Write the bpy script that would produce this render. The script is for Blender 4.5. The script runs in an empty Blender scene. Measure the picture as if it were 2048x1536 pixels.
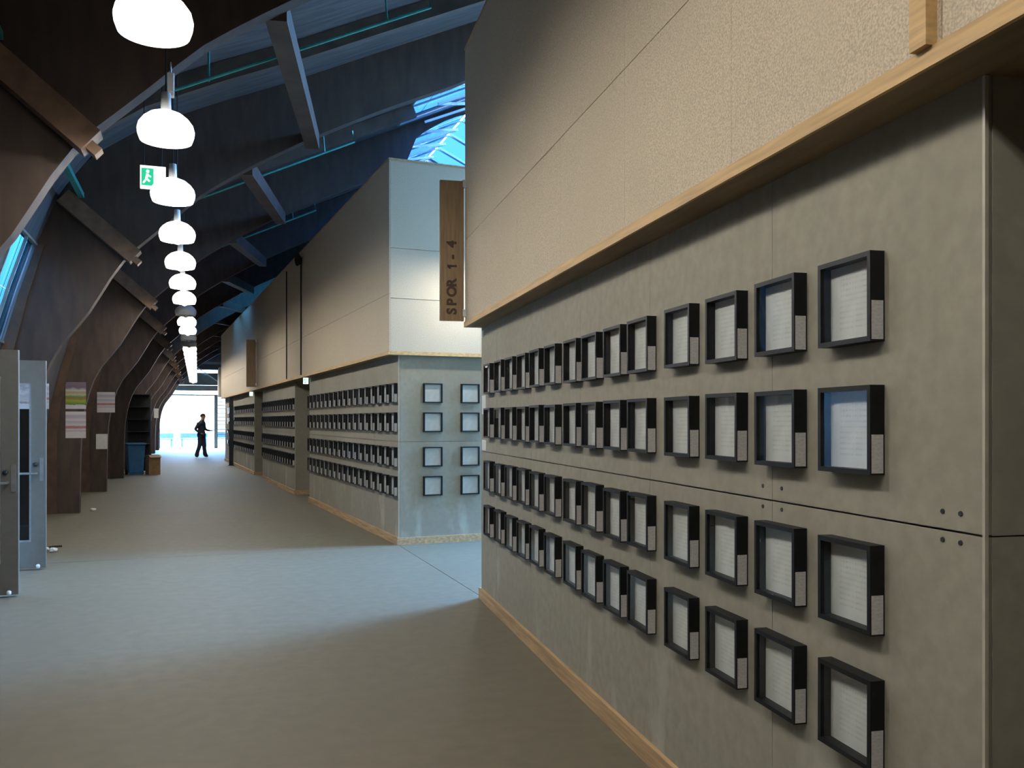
import bpy, bmesh, math, random
from math import sin, cos, tan, atan, atan2, radians, pi, sqrt
from mathutils import Vector, Matrix

# ------------------------------------------------------------------ camera, world, exposure
FPX, CX, HY, EYE = 1750.0, 1024.0, 840.0, 1.55
PSI = atan((CX - 395) / FPX)
SC = bpy.context.scene
COL = SC.collection
cam_d = bpy.data.cameras.new('camera')
cam = bpy.data.objects.new('camera', cam_d); COL.objects.link(cam)
cam.location = (0, 0, EYE); cam.rotation_euler = (pi / 2, 0, -PSI)
cam_d.sensor_width = 36; cam_d.lens = 36 * FPX / 2048
cam_d.shift_y = (HY - 768) / 2048
cam_d.clip_start = .05; cam_d.clip_end = 400
SC.camera = cam

SKY_STRENGTH = 92.0
LAMP_STRENGTH = 570.0
SC.view_settings.view_transform = 'Standard'
SC.view_settings.look = 'None'
SC.view_settings.gamma = 1
SC.view_settings.use_curve_mapping = False
SC.view_settings.exposure = 0.0

w = bpy.data.worlds.new('sky'); SC.world = w; w.use_nodes = True
nt = w.node_tree; nt.nodes.clear()
out = nt.nodes.new('ShaderNodeOutputWorld'); bg = nt.nodes.new('ShaderNodeBackground')
tc = nt.nodes.new('ShaderNodeTexCoord'); sp = nt.nodes.new('ShaderNodeSeparateXYZ')
cr = nt.nodes.new('ShaderNodeValToRGB')
cr.color_ramp.elements[0].position = 0.0; cr.color_ramp.elements[0].color = (.085, .10, .11, 1)
cr.color_ramp.elements[1].position = 0.28; cr.color_ramp.elements[1].color = (.25, .53, 1.0, 1)
nt.links.new(tc.outputs['Generated'], sp.inputs[0]); nt.links.new(sp.outputs['Z'], cr.inputs[0])
nt.links.new(cr.outputs[0], bg.inputs[0]); bg.inputs[1].default_value = SKY_STRENGTH
nt.links.new(bg.outputs[0], out.inputs[0])

def portal(loc, rot, sx, sy):
    d = bpy.data.lights.new('daylight_portal', 'AREA'); d.shape = 'RECTANGLE'; d.size = sx; d.size_y = sy
    d.cycles.is_portal = True
    o = bpy.data.objects.new('daylight_portal', d); COL.objects.link(o); o.location = loc; o.rotation_euler = rot

# ------------------------------------------------------------------ helpers
RV = Vector((cos(PSI), -sin(PSI))); FV = Vector((sin(PSI), cos(PSI)))
def on_y(px, py, Y):
    """point on the plane y=Y seen at photo pixel"""
    k = (px - CX) / FPX
    d = RV * k + FV
    Z = Y / d.y
    return d.x * Z, EYE + (HY - py) / FPX * Z
def floor_pt(px, py):
    Z = FPX * EYE / (py - HY)
    p = RV * ((px - CX) / FPX * Z) + FV * Z
    return p.x, p.y

def mat(name, rgb, rough=.7, noise=0, scale=8, detail=4, bump=0, metal=0, rgb2=None, coord='Object', stretch=None, emit=0, spec=None):
    m = bpy.data.materials.new(name); m.use_nodes = True
    n = m.node_tree; b = n.nodes['Principled BSDF']
    b.inputs['Base Color'].default_value = (*rgb, 1); b.inputs['Roughness'].default_value = rough
    b.inputs['Metallic'].default_value = metal
    if spec is not None: b.inputs['Specular IOR Level'].default_value = spec
    if emit:
        b.inputs['Emission Color'].default_value = (*rgb, 1); b.inputs['Emission Strength'].default_value = emit
    if noise or rgb2:
        t = n.nodes.new('ShaderNodeTexCoord'); mp = n.nodes.new('ShaderNodeMapping')
        if stretch: mp.inputs['Scale'].default_value = stretch
        nz = n.nodes.new('ShaderNodeTexNoise'); nz.inputs['Scale'].default_value = scale; nz.inputs['Detail'].default_value = detail
        rp = n.nodes.new('ShaderNodeValToRGB')
        c2 = rgb2 or tuple(c * (1 - noise) for c in rgb)
        rp.color_ramp.elements[0].position = .35; rp.color_ramp.elements[1].position = .65
        rp.color_ramp.elements[0].color = (*c2, 1); rp.color_ramp.elements[1].color = (*[min(1, c * (1 + noise * .4)) for c in rgb], 1)
        n.links.new(t.outputs[coord], mp.inputs[0]); n.links.new(mp.outputs[0], nz.inputs[0])
        n.links.new(nz.outputs['Fac'], rp.inputs[0]); n.links.new(rp.outputs[0], b.inputs['Base Color'])
        if bump:
            bp = n.nodes.new('ShaderNodeBump'); bp.inputs['Strength'].default_value = bump; bp.inputs['Distance'].default_value = .01
            n.links.new(nz.outputs['Fac'], bp.inputs['Height']); n.links.new(bp.outputs[0], b.inputs['Normal'])
    return m

def overlay_noise(m, rgb, scale, lo, hi, stretch=None, seed=0, zfade=None):
    """second, larger stain layer over a material's colour"""
    n = m.node_tree; b = n.nodes['Principled BSDF']
    src = b.inputs['Base Color'].links[0].from_socket
    t = n.nodes.new('ShaderNodeTexCoord'); mp = n.nodes.new('ShaderNodeMapping')
    mp.inputs['Location'].default_value = (seed, seed * 1.7, seed * .3)
    if stretch: mp.inputs['Scale'].default_value = stretch
    nz = n.nodes.new('ShaderNodeTexNoise'); nz.inputs['Scale'].default_value = scale; nz.inputs['Detail'].default_value = 5
    rp = n.nodes.new('ShaderNodeValToRGB'); rp.color_ramp.elements[0].position = lo; rp.color_ramp.elements[1].position = hi
    mx = n.nodes.new('ShaderNodeMix'); mx.data_type = 'RGBA'
    n.links.new(t.outputs['Object'], mp.inputs[0]); n.links.new(mp.outputs[0], nz.inputs[0]); n.links.new(nz.outputs['Fac'], rp.inputs[0])
    fac = rp.outputs[0]
    if zfade:
        s = n.nodes.new('ShaderNodeSeparateXYZ'); mr = n.nodes.new('ShaderNodeMapRange')
        mr.inputs[1].default_value = zfade[0]; mr.inputs[2].default_value = zfade[1]
        mr.inputs[3].default_value = 1; mr.inputs[4].default_value = 0
        mu = n.nodes.new('ShaderNodeMath'); mu.operation = 'MULTIPLY'
        n.links.new(t.outputs['Object'], s.inputs[0]); n.links.new(s.outputs['Z'], mr.inputs[0])
        n.links.new(mr.outputs[0], mu.inputs[0]); n.links.new(fac, mu.inputs[1]); fac = mu.outputs[0]
    n.links.new(fac, mx.inputs[0]); n.links.new(src, mx.inputs[6]); mx.inputs[7].default_value = (*rgb, 1)
    n.links.new(mx.outputs[2], b.inputs['Base Color'])

def glass_mat(name, tint=(1, 1, 1), ior=1.5, rough=0.0):
    m = bpy.data.materials.new(name); m.use_nodes = True; n = m.node_tree; n.nodes.clear()
    o = n.nodes.new('ShaderNodeOutputMaterial'); mx = n.nodes.new('ShaderNodeMixShader')
    tr = n.nodes.new('ShaderNodeBsdfTransparent'); tr.inputs[0].default_value = (*tint, 1)
    gl = n.nodes.new('ShaderNodeBsdfGlossy'); gl.inputs['Roughness'].default_value = rough
    fr = n.nodes.new('ShaderNodeFresnel'); fr.inputs[0].default_value = ior
    ge = n.nodes.new('ShaderNodeNewGeometry'); iv = n.nodes.new('ShaderNodeMath'); iv.operation = 'SUBTRACT'; iv.inputs[0].default_value = 1
    mu = n.nodes.new('ShaderNodeMath'); mu.operation = 'MULTIPLY'          # reflect on the outer face of the pane only
    n.links.new(ge.outputs['Backfacing'], iv.inputs[1]); n.links.new(fr.outputs[0], mu.inputs[0]); n.links.new(iv.outputs[0], mu.inputs[1])
    n.links.new(mu.outputs[0], mx.inputs[0]); n.links.new(tr.outputs[0], mx.inputs[1]); n.links.new(gl.outputs[0], mx.inputs[2])
    n.links.new(mx.outputs[0], o.inputs[0])
    return m

class MB:
    """mesh builder: boxes, prisms, tubes, lathes in one mesh"""
    def __init__(s): s.v = []; s.f = []; s.mi = []
    def poly(s, pts, faces, mi=0):
        o = len(s.v); s.v += [tuple(p) for p in pts]; s.f += [tuple(o + i for i in f) for f in faces]; s.mi += [mi] * len(faces); return s
    def box(s, x0, x1, y0, y1, z0, z1, mi=0):
        p = [(x, y, z) for x in (x0, x1) for y in (y0, y1) for z in (z0, z1)]
        return s.poly(p, [(0, 1, 3, 2), (4, 6, 7, 5), (0, 4, 5, 1), (2, 3, 7, 6), (0, 2, 6, 4), (1, 5, 7, 3)], mi)
    def beam(s, a, b, wd, ht, up=(0, 0, 1), mi=0):
        a = Vector(a); b = Vector(b); d = (b - a).normalized(); u = Vector(up); r = d.cross(u)
        if r.length < 1e-4: r = d.cross(Vector((1, 0, 0)))
        r.normalize(); u = r.cross(d)
        p = [q + r * sx * wd / 2 + u * sz * ht / 2 for q in (a, b) for sx in (-1, 1) for sz in (-1, 1)]
        return s.poly(p, [(0, 1, 3, 2), (4, 6, 7, 5), (0, 4, 5, 1), (2, 3, 7, 6), (0, 2, 6, 4), (1, 5, 7, 3)], mi)
    def prism_y(s, outline, y0, y1, mi=0):
        """outline of (x,z) points extruded along y"""
        n = len(outline)
        p = [(x, y0, z) for x, z in outline] + [(x, y1, z) for x, z in outline]
        return s.poly(p, [tuple(range(n))[::-1], tuple(range(n, 2 * n))] + [(i, (i + 1) % n, n + (i + 1) % n, n + i) for i in range(n)], mi)
    def tube(s, pts, r, seg=8, mi=0):
        pts = [Vector(p) for p in pts]; rings = []
        for i, p in enumerate(pts):
            d = (pts[min(i + 1, len(pts) - 1)] - pts[max(i - 1, 0)]).normalized()
            a = d.cross(Vector((0, 0, 1)))
            if a.length < 1e-3: a = d.cross(Vector((1, 0, 0)))
            a.normalize(); b = d.cross(a)
            rings.append([p + a * r * cos(2 * pi * k / seg) + b * r * sin(2 * pi * k / seg) for k in range(seg)])
        P = [q for rg in rings for q in rg]; F = []
        for i in range(len(rings) - 1):
            for k in range(seg): F.append((i * seg + k, i * seg + (k + 1) % seg, (i + 1) * seg + (k + 1) % seg, (i + 1) * seg + k))
        F += [tuple(range(seg))[::-1], tuple((len(rings) - 1) * seg + k for k in range(seg))]
        return s.poly(P, F, mi)
    def lathe(s, prof, seg=24, c=(0, 0, 0), mi=0):
        P = []; F = []
        for r, z in prof:
            for k in range(seg): P.append((c[0] + r * cos(2 * pi * k / seg), c[1] + r * sin(2 * pi * k / seg), c[2] + z))
        for i in range(len(prof) - 1):
            for k in range(seg): F.append((i * seg + k, i * seg + (k + 1) % seg, (i + 1) * seg + (k + 1) % seg, (i + 1) * seg + k))
        return s.poly(P, F, mi)
    def mesh(s, name, mats, smooth=False):
        me = bpy.data.meshes.new(name); me.from_pydata([tuple(v) for v in s.v], [], s.f)
        for m in (mats if isinstance(mats, (list, tuple)) else [mats]): me.materials.append(m)
        me.polygons.foreach_set('material_index', s.mi)
        if smooth: me.polygons.foreach_set('use_smooth', [True] * len(me.polygons))
        bm = bmesh.new(); bm.from_mesh(me); bmesh.ops.recalc_face_normals(bm, faces=bm.faces); bm.to_mesh(me); bm.free()
        return me
    def build(s, name, mats, parent=None, smooth=False):
        return put(name, s.mesh(name, mats, smooth), parent)

def put(name, me, parent=None, loc=None, rz=None):
    o = bpy.data.objects.new(name, me); COL.objects.link(o)
    if parent: o.parent = parent
    if loc: o.location = loc
    if rz is not None: o.rotation_euler[2] = rz
    return o
def tag(o, label=None, cat=None, group=None, kind=None):
    if label: o['label'] = label
    if cat: o['category'] = cat
    if group: o['group'] = group
    if kind: o['kind'] = kind
    return o
def thing(name, loc, rz=0, label=None, cat=None, group=None, kind=None):
    o = put(name, None, None, loc, rz); o.empty_display_size = .1
    return tag(o, label, cat, group, kind)
def bevel_mesh(me, wdt, seg=2):
    bm = bmesh.new(); bm.from_mesh(me)
    bmesh.ops.bevel(bm, geom=list(bm.edges), offset=wdt, segments=seg, affect='EDGES', profile=.5)
    bm.to_mesh(me); bm.free(); return me
ORD = ['first', 'second', 'third', 'fourth', 'fifth', 'sixth', 'seventh', 'eighth', 'ninth', 'tenth', 'eleventh', 'twelfth',
       'thirteenth', 'fourteenth', 'fifteenth', 'sixteenth', 'seventeenth', 'eighteenth', 'nineteenth', 'twentieth', 'twenty-first', 'twenty-second', 'twenty-third']

# ------------------------------------------------------------------ materials
M = {}
M['floor'] = mat('polished_concrete', (.17, .146, .098), .7, .10, 9, 8, .02)
overlay_noise(M['floor'], (.152, .13, .088), .7, .45, .8, seed=3)
M['ground'] = mat('pale_paving', (.11, .115, .12), .9, .15, 2)
M['cement'] = mat('cement_board', (.34, .312, .243), .8, .10, 18, 6, .03)
overlay_noise(M['cement'], (.27, .246, .19), 1.1, .45, .8, seed=5)
overlay_noise(M['cement'], (.52, .51, .43), 3.0, .55, .72, stretch=(1, 1, .35), seed=11, zfade=(.15, .85))
M['chip'] = mat('chipboard', (.62, .515, .37), .85, .30, 150, 3, .02)
overlay_noise(M['chip'], (.55, .455, .325), 2.5, .42, .85, stretch=(1, 1, .3), seed=2)
M['pine'] = mat('pine', (.62, .40, .17), .6, .22, 4, 5, .03, stretch=(6, .7, 14))
M['pine_base'] = mat('pine_skirting', (.56, .37, .19), .65, .3, 3, 5, .03, stretch=(8, .8, 12))
M['glulam'] = mat('old_glulam', (.062, .040, .029), .7, .25, 3, 6, .03, stretch=(3, 3, .8))
M['strut'] = mat('strut_timber', (.15, .088, .05), .65, .35, 3, 5, .04, stretch=(2, 9, 2))
M['batten'] = mat('brown_batten', (.10, .055, .03), .65, .3, 6)
M['brace'] = mat('brace_timber', (.07, .048, .036), .75, .3, 3)
M['soffit'] = mat('soffit_ply', (.26, .18, .10), .75, .25, 3, 5, .02, stretch=(6, .7, 6))
M['opal'] = mat('opal_shade', (1.0, .98, .94), .5, emit=2.2); M['opal'].node_tree.nodes['Principled BSDF'].inputs['Base Color'].default_value = (.45, .45, .44, 1)
M['deck'] = mat('roof_deck', (.085, .082, .088), .75, .35, 3, 5, .04, stretch=(.6, 5, .6))
M['rafter'] = mat('rafter_timber', (.10, .075, .06), .7, .3, 4, 5, 0, stretch=(1, 5, 1))
M['black'] = mat('black_frame', (.008, .009, .010), .5, .3, 30, spec=.25)
M['paper'] = mat('white_paper', (.74, .73, .68), .8, .06, 20)
M['tag'] = mat('label_paper', (.58, .56, .54), .8, .14, 90, 3, stretch=(1, 1, 2))
M['glass'] = glass_mat('picture_glass', (.97, .98, .98), 1.45)
M['pane'] = glass_mat('window_glass', (.93, .98, 1.0), 1.5)
M['tinted'] = glass_mat('tinted_rooflight', (.09, .14, .20), 1.5)
M['tint2'] = glass_mat('blue_glass', (.10, .19, .22), 1.5)
M['steel'] = mat('brushed_steel', (.6, .6, .6), .35, .1, 30, metal=1)
M['trim'] = mat('corner_trim', (.50, .46, .38), .45, .1, 20)
M['door'] = mat('grey_door_paint', (.155, .15, .13), .5, .08, 12)
M['darkmetal'] = mat('dark_metal', (.03, .032, .035), .5, .2, 20, metal=.6)
M['white'] = mat('white_enamel', (.78, .78, .76), .4, .05, 10)
M['lampglow'] = mat('lit_diffuser', (1.0, .97, .90), .5, emit=LAMP_STRENGTH)
M['lampoff'] = mat('unlit_diffuser', (.6, .62, .62), .4, .05, 10)
M['tealpipe'] = mat('teal_conduit', (.06, .36, .33), .35, .15, 20, metal=.3)
M['bluebin'] = mat('blue_plastic', (.02, .13, .30), .45, .15, 12)
M['rubber'] = mat('black_rubber', (.015, .015, .016), .8, .2, 20)
M['card'] = mat('cardboard', (.42, .26, .13), .85, .2, 12)
M['exitgreen'] = mat('exit_green', (.02, .45, .22), .5, emit=1.2)
M['exitwhite'] = mat('exit_white', (.85, 1.0, .95), .5, emit=1.6)
M['signboard'] = mat('sign_plywood', (.34, .235, .135), .7, .2, 5, 5, .02, stretch=(8, 8, .8))
M['letter'] = mat('sign_letters', (.085, .055, .035), .7, .1, 10)
M['grey'] = mat('grey_panel', (.20, .21, .20), .6, .12, 5)
M['jacket'] = mat('dark_jacket', (.012, .016, .028), .85, .3, 20)
M['trousers'] = mat('dark_trousers', (.014, .02, .04), .85, .3, 20)
M['skin'] = mat('skin', (.34, .19, .13), .6, .1, 20)
M['hair'] = mat('dark_hair', (.012, .010, .009), .7, .3, 60)
M['shoe'] = mat('dark_shoe', (.012, .012, .013), .6, .2, 20)
M['bench'] = mat('blue_grey_bench', (.015, .03, .05), .7, .2, 8)
M['screw'] = mat('screw_head', (.10, .10, .10), .4, .2, 40, metal=.8)

def page_mat():
    """white page with a heading rule and thin grey text lines (flat print)"""
    m = mat('printed_page', (.74, .73, .68), .8, .06, 20); n = m.node_tree; b = n.nodes['Principled BSDF']
    src = b.inputs['Base Color'].links[0].from_socket
    t = n.nodes.new('ShaderNodeTexCoord'); mp = n.nodes.new('ShaderNodeMapping'); mp.inputs['Scale'].default_value = (1, 40, 1)
    wv = n.nodes.new('ShaderNodeTexWave'); wv.wave_type = 'BANDS'; wv.bands_direction = 'Z'; wv.inputs['Scale'].default_value = 20
    wv.inputs['Distortion'].default_value = 0
    nz = n.nodes.new('ShaderNodeTexNoise'); nz.inputs['Scale'].default_value = 9; nz.inputs['Detail'].default_value = 2
    r1 = n.nodes.new('ShaderNodeValToRGB'); r1.color_ramp.elements[0].position = .62; r1.color_ramp.elements[1].position = .8
    r2 = n.nodes.new('ShaderNodeValToRGB'); r2.color_ramp.elements[0].position = .44; r2.color_ramp.elements[1].position = .56
    mu = n.nodes.new('ShaderNodeMath'); mu.operation = 'MULTIPLY'
    # text block only in the middle of the page
    s = n.nodes.new('ShaderNodeSeparateXYZ'); ab = []
    for ax, half in (('Y', .065), ('Z', .075)):
        a = n.nodes.new('ShaderNodeMath'); a.operation = 'ABSOLUTE'; l = n.nodes.new('ShaderNodeMath'); l.operation = 'LESS_THAN'; l.inputs[1].default_value = half
        n.links.new(s.outputs[ax], a.inputs[0]); n.links.new(a.outputs[0], l.inputs[0]); ab.append(l.outputs[0])
    m2 = n.nodes.new('ShaderNodeMath'); m2.operation = 'MULTIPLY'; m3 = n.nodes.new('ShaderNodeMath'); m3.operation = 'MULTIPLY'
    m4 = n.nodes.new('ShaderNodeMath'); m4.operation = 'MULTIPLY'; m4.inputs[1].default_value = .22
    mx = n.nodes.new('ShaderNodeMix'); mx.data_type = 'RGBA'; mx.inputs[7].default_value = (.25, .25, .24, 1)
    n.links.new(t.outputs['Object'], s.inputs[0]); n.links.new(t.outputs['Object'], wv.inputs[0])
    n.links.new(t.outputs['Object'], mp.inputs[0]); n.links.new(mp.outputs[0], nz.inputs[0])
    n.links.new(wv.outputs['Fac'], r1.inputs[0]); n.links.new(nz.outputs['Fac'], r2.inputs[0])
    n.links.new(r1.outputs[0], mu.inputs[0]); n.links.new(r2.outputs[0], mu.inputs[1])
    n.links.new(ab[0], m2.inputs[0]); n.links.new(ab[1], m2.inputs[1])
    n.links.new(mu.outputs[0], m3.inputs[0]); n.links.new(m2.outputs[0], m3.inputs[1]); n.links.new(m3.outputs[0], m4.inputs[0])
    n.links.new(m4.outputs[0], mx.inputs[0]); n.links.new(src, mx.inputs[6]); n.links.new(mx.outputs[2], b.inputs['Base Color'])
    return m
M['page'] = page_mat()

def bands_mat(name, stops, noise=.0, scale=14):
    """flat print: horizontal colour bands over 0..1 of generated z, broken up by noise"""
    m = bpy.data.materials.new(name); m.use_nodes = True; n = m.node_tree; b = n.nodes['Principled BSDF']; b.inputs['Roughness'].default_value = .7
    t = n.nodes.new('ShaderNodeTexCoord'); s = n.nodes.new('ShaderNodeSeparateXYZ'); nz = n.nodes.new('ShaderNodeTexNoise')
    nz.inputs['Scale'].default_value = scale; nz.inputs['Detail'].default_value = 3
    ma = n.nodes.new('ShaderNodeMath'); ma.operation = 'MULTIPLY_ADD'; ma.inputs[1].default_value = noise
    su = n.nodes.new('ShaderNodeMath'); su.operation = 'SUBTRACT'; su.inputs[1].default_value = noise * .5
    rp = n.nodes.new('ShaderNodeValToRGB'); rp.color_ramp.interpolation = 'LINEAR'
    e = rp.color_ramp.elements
    while len(e) < len(stops): e.new(.5)
    for k, (p, c) in enumerate(stops): e[k].position = p; e[k].color = (*c, 1)
    n.links.new(t.outputs['Generated'], s.inputs[0]); n.links.new(t.outputs['Object'], nz.inputs[0])
    n.links.new(nz.outputs['Fac'], ma.inputs[0]); n.links.new(s.outputs['Z'], ma.inputs[2]); n.links.new(ma.outputs[0], su.inputs[0])
    n.links.new(su.outputs[0], rp.inputs[0]); n.links.new(rp.outputs[0], b.inputs['Base Color'])
    return m
W_ = (.60, .55, .54); G_ = (.42, .37, .42); R_ = (.42, .18, .18)
M['notice'] = bands_mat('notice_print', [(0, W_), (.22, W_), (.27, G_), (.33, W_), (.38, R_), (.44, R_), (.48, W_), (.62, G_), (.68, W_), (.78, G_), (.86, G_), (.9, W_), (1, W_)], .05, 25)
M['photo_poster'] = bands_mat('poster_print', [(0, (.55, .5, .55)), (.14, (.55, .5, .55)), (.16, (.10, .20, .02)), (.30, (.28, .36, .04)), (.38, (.33, .14, .05)), (.46, (.12, .24, .03)),
                                              (.52, (.38, .42, .34)), (.62, (.42, .26, .10)), (.70, (.45, .46, .45)), (.8, (.16, .11, .15)), (1, (.19, .13, .18))], .16, 9)
M['sketch_poster'] = bands_mat('door_poster_print', [(0, (.5, .5, .52)), (.2, (.5, .5, .52)), (.24, (.18, .13, .11)), (.34, (.42, .40, .38)), (.55, (.36, .34, .33)), (.7, (.5, .5, .5)), (.85, (.25, .23, .23)), (1, (.5, .5, .5))], .5, 14)

# ------------------------------------------------------------------ the hall: floor, roof, arches
BAY, Y0 = 4.61, 7.02                       # frames at Y0 + k*BAY
FR = [Y0 + k * BAY for k in range(-2, 10)]
YA, YB = -5.0, 51.0
RX = 5.2                                   # ridge
OUT = [(-2.35, 0), (-2.35, 1.3), (-2.28, 1.8), (-2.12, 2.45), (-1.97, 3.0), (-1.78, 3.6), (-1.55, 4.2), (-1.46, 4.34), (-1.39, 4.44), (-1.2, 4.7), (-.6, 5.12),
       (.2, 5.5), (1.13, 5.9), (2.3, 6.45), (3.49, 7.0), (3.9, 7.19), (5.2, 7.8)]
INN = [(-1.85, 0), (-1.83, 1.2), (-1.76, 1.8), (-1.58, 2.35), (-1.25, 2.8), (-1.03, 3.19), (-.9, 3.4), (-.74, 3.6), (-.37, 3.95), (.02, 4.33), (.31, 4.54), (.7, 4.8),
       (1.38, 5.2), (2.4, 5.72), (3.49, 6.23), (3.75, 6.5), (4.0, 7.0), (5.2, 7.56)]
mir = lambda L: [(2 * RX - x, z) for x, z in L[::-1]]

fl = thing('floor', (0, 0, 0), kind='structure')
xs = (-2.9, 2.345, 7.6, 13.3); ys = (YA, 10.62, 30.6, 51.2)
for i in range(3):
    for j in range(3):
        MB().box(xs[i] + .004, xs[i + 1] - .004, ys[j] + .004, ys[j + 1] - .004, -.12, 0).build('slab', M['floor'], fl)
tag(MB().box(-40, 55, -30, 160, -.3, -.121).build('ground', M['ground']), 'pale paving outside the hall', 'ground', kind='structure')

ceil = thing('ceiling', (0, 0, 0), kind='structure')
PROF = OUT + mir(OUT)[1:]
nseg = len(PROF) - 1
ybay = [YA] + FR + [YB]
# openings in the skin: (segment, y0, y1)
SEG = {p: i for i, p in enumerate(OUT)}
holes = {}
def hole(i0, i1, y0, y1):
    for i in range(i0, i1): holes.setdefault(i, []).append((y0, y1))
DOOR_Y = (8.62, 10.28)
hole(0, 3, *DOOR_Y)                                   # doorway on the left
WIN = (10.38, 11.53); hole(3, 5, *WIN)                # small window past the doors
SKY_R = [(9.35, 11.45), (11.95, 15.95), (16.55, 20.55)]               # ridge rooflights over the gap between the rooms
for a in SKY_R[1:]: hole(14, 18, *a)
hole(17, 26, *SKY_R[0])                              # big rooflight over the far aisle and the gap
FARSKY = (FR[6] + .25, FR[7] - .25); hole(11, 15, *FARSKY)
hole(nseg - 3, nseg, 7.0, 10.4)                       # doorway on the far side
def deck_seg(i):
    (x0, z0), (x1, z1) = PROF[i], PROF[i + 1]
    d = Vector((x1 - x0, z1 - z0)).normalized(); n = Vector((-d.y, d.x)) * .1
    cuts = sorted(holes.get(i, []))
    y = YA; spans = []
    for a, b in cuts: spans.append((y, a)); y = b
    spans.append((y, YB))
    m = MB()
    for a, b in spans:
        q = [(x0, z0), (x1, z1), (x1 + n.x, z1 + n.y), (x0 + n.x, z0 + n.y)]
        m.prism_y(q, a, b)
    return m
for i in range(nseg): deck_seg(i).build('roof_board', M['deck'], ceil)

def skin_window(num, i0, i1, y0, y1, ny, gm='tinted'):
    root = thing('window_%d' % num, (0, 0, 0), kind='structure')
    pts = PROF[i0:i1 + 1]
    for a, b in zip(pts[:-1], pts[1:]):
        d = Vector((b[0] - a[0], b[1] - a[1])).normalized(); n = Vector((-d.y, d.x))
        q = [(a[0] + n.x * .04, a[1] + n.y * .04), (b[0] + n.x * .04, b[1] + n.y * .04), (b[0] + n.x * .05, b[1] + n.y * .05), (a[0] + n.x * .05, a[1] + n.y * .05)]
        for k in range(ny):
            MB().prism_y(q, y0 + (y1 - y0) * k / ny + .01, y0 + (y1 - y0) * (k + 1) / ny - .01).build('pane', M[gm], root)
    fr = MB()
    for k in range(ny + 1):
        yy = y0 + (y1 - y0) * k / ny
        for a, b in zip(pts[:-1], pts[1:]): fr.beam((a[0], yy, a[1]), (b[0], yy, b[1]), .025, .03)
    for p in (pts[0], pts[-1]): fr.beam((p[0], y0, p[1]), (p[0], y1, p[1]), .04, .03)
    fr.build('window_frame', M['grey'], root)
    return root
skin_window(1, 3, 5, *WIN, 2, 'tint2')
for k, a in enumerate(SKY_R):
    r_ = skin_window(2 + k, 17, 26, *a, 2, 'pane') if k == 0 else skin_window(2 + k, 14, 18, *a, 4)
    if k == 0: continue
    wb = MB()                                       # white steel cross bracing under the glass
    for j in range(4):
        ya = a[0] + 1.0 * j
        wb.beam((4.0, ya, 7.12), (5.1, ya + 1, 7.6), .05, .05); wb.beam((4.0, ya + 1, 7.12), (5.1, ya + 1, 7.6), .04, .04)
    wb.build('steel_bracing', M['white'], r_)
skin_window(5, 11, 15, *FARSKY, 4, 'tint2')

cp = thing('door_light_blocker', (-2.5, 9.45, 2.6), 0, 'flat grey canopy added outside over the open doorway to dim daylight', 'blocker')  # unseen slab added to cut the daylight entering at the doors
MB().box(-2.2, 0, -1.6, 1.6, 0, .12).build('slab', M['grey'], cp)
for yy in (-1.45, 1.45): MB().box(-2.1, -2.0, yy - .05, yy + .05, -2.721, 0).build('post', M['grey'], cp)
nb = thing('daylight_screen', (-5.5, 9, -.121), 0, 'plain rendered building added outside the open doorway to block daylight', 'screen')  # unseen block added opposite the doors to keep sky light off the leaves
MB().box(-5, 0, -14, 14, 0, 5.3).build('wall', M['grey'], nb); MB().box(-5.2, .25, -14.2, 14.2, 5.3, 5.5).build('roof', M['deck'], nb)
for yy in (-6, -1.5, 3): MB().box(0, .03, yy, yy + 1.4, 1.2, 2.6).build('window', M['darkmetal'], nb)
# portals at the openings
portal((-2.5, sum(DOOR_Y) / 2, 1.1), (0, -pi / 2, 0), 2.2, 1.6)
for a in SKY_R[1:]: portal((5.2, sum(a) / 2, 7.95), (0, 0, 0), 2.6, 4)
portal((9.3, sum(SKY_R[0]) / 2, 6.5), (0, radians(30), 0), 6.6, 2.1)
portal((1.9, sum(FARSKY) / 2, 6.55), (0, radians(-25), 0), 3.4, 4.0)
portal((.1, 51.3, 1.9), (-pi / 2, 0, 0), 4.2, 3.8)

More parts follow.
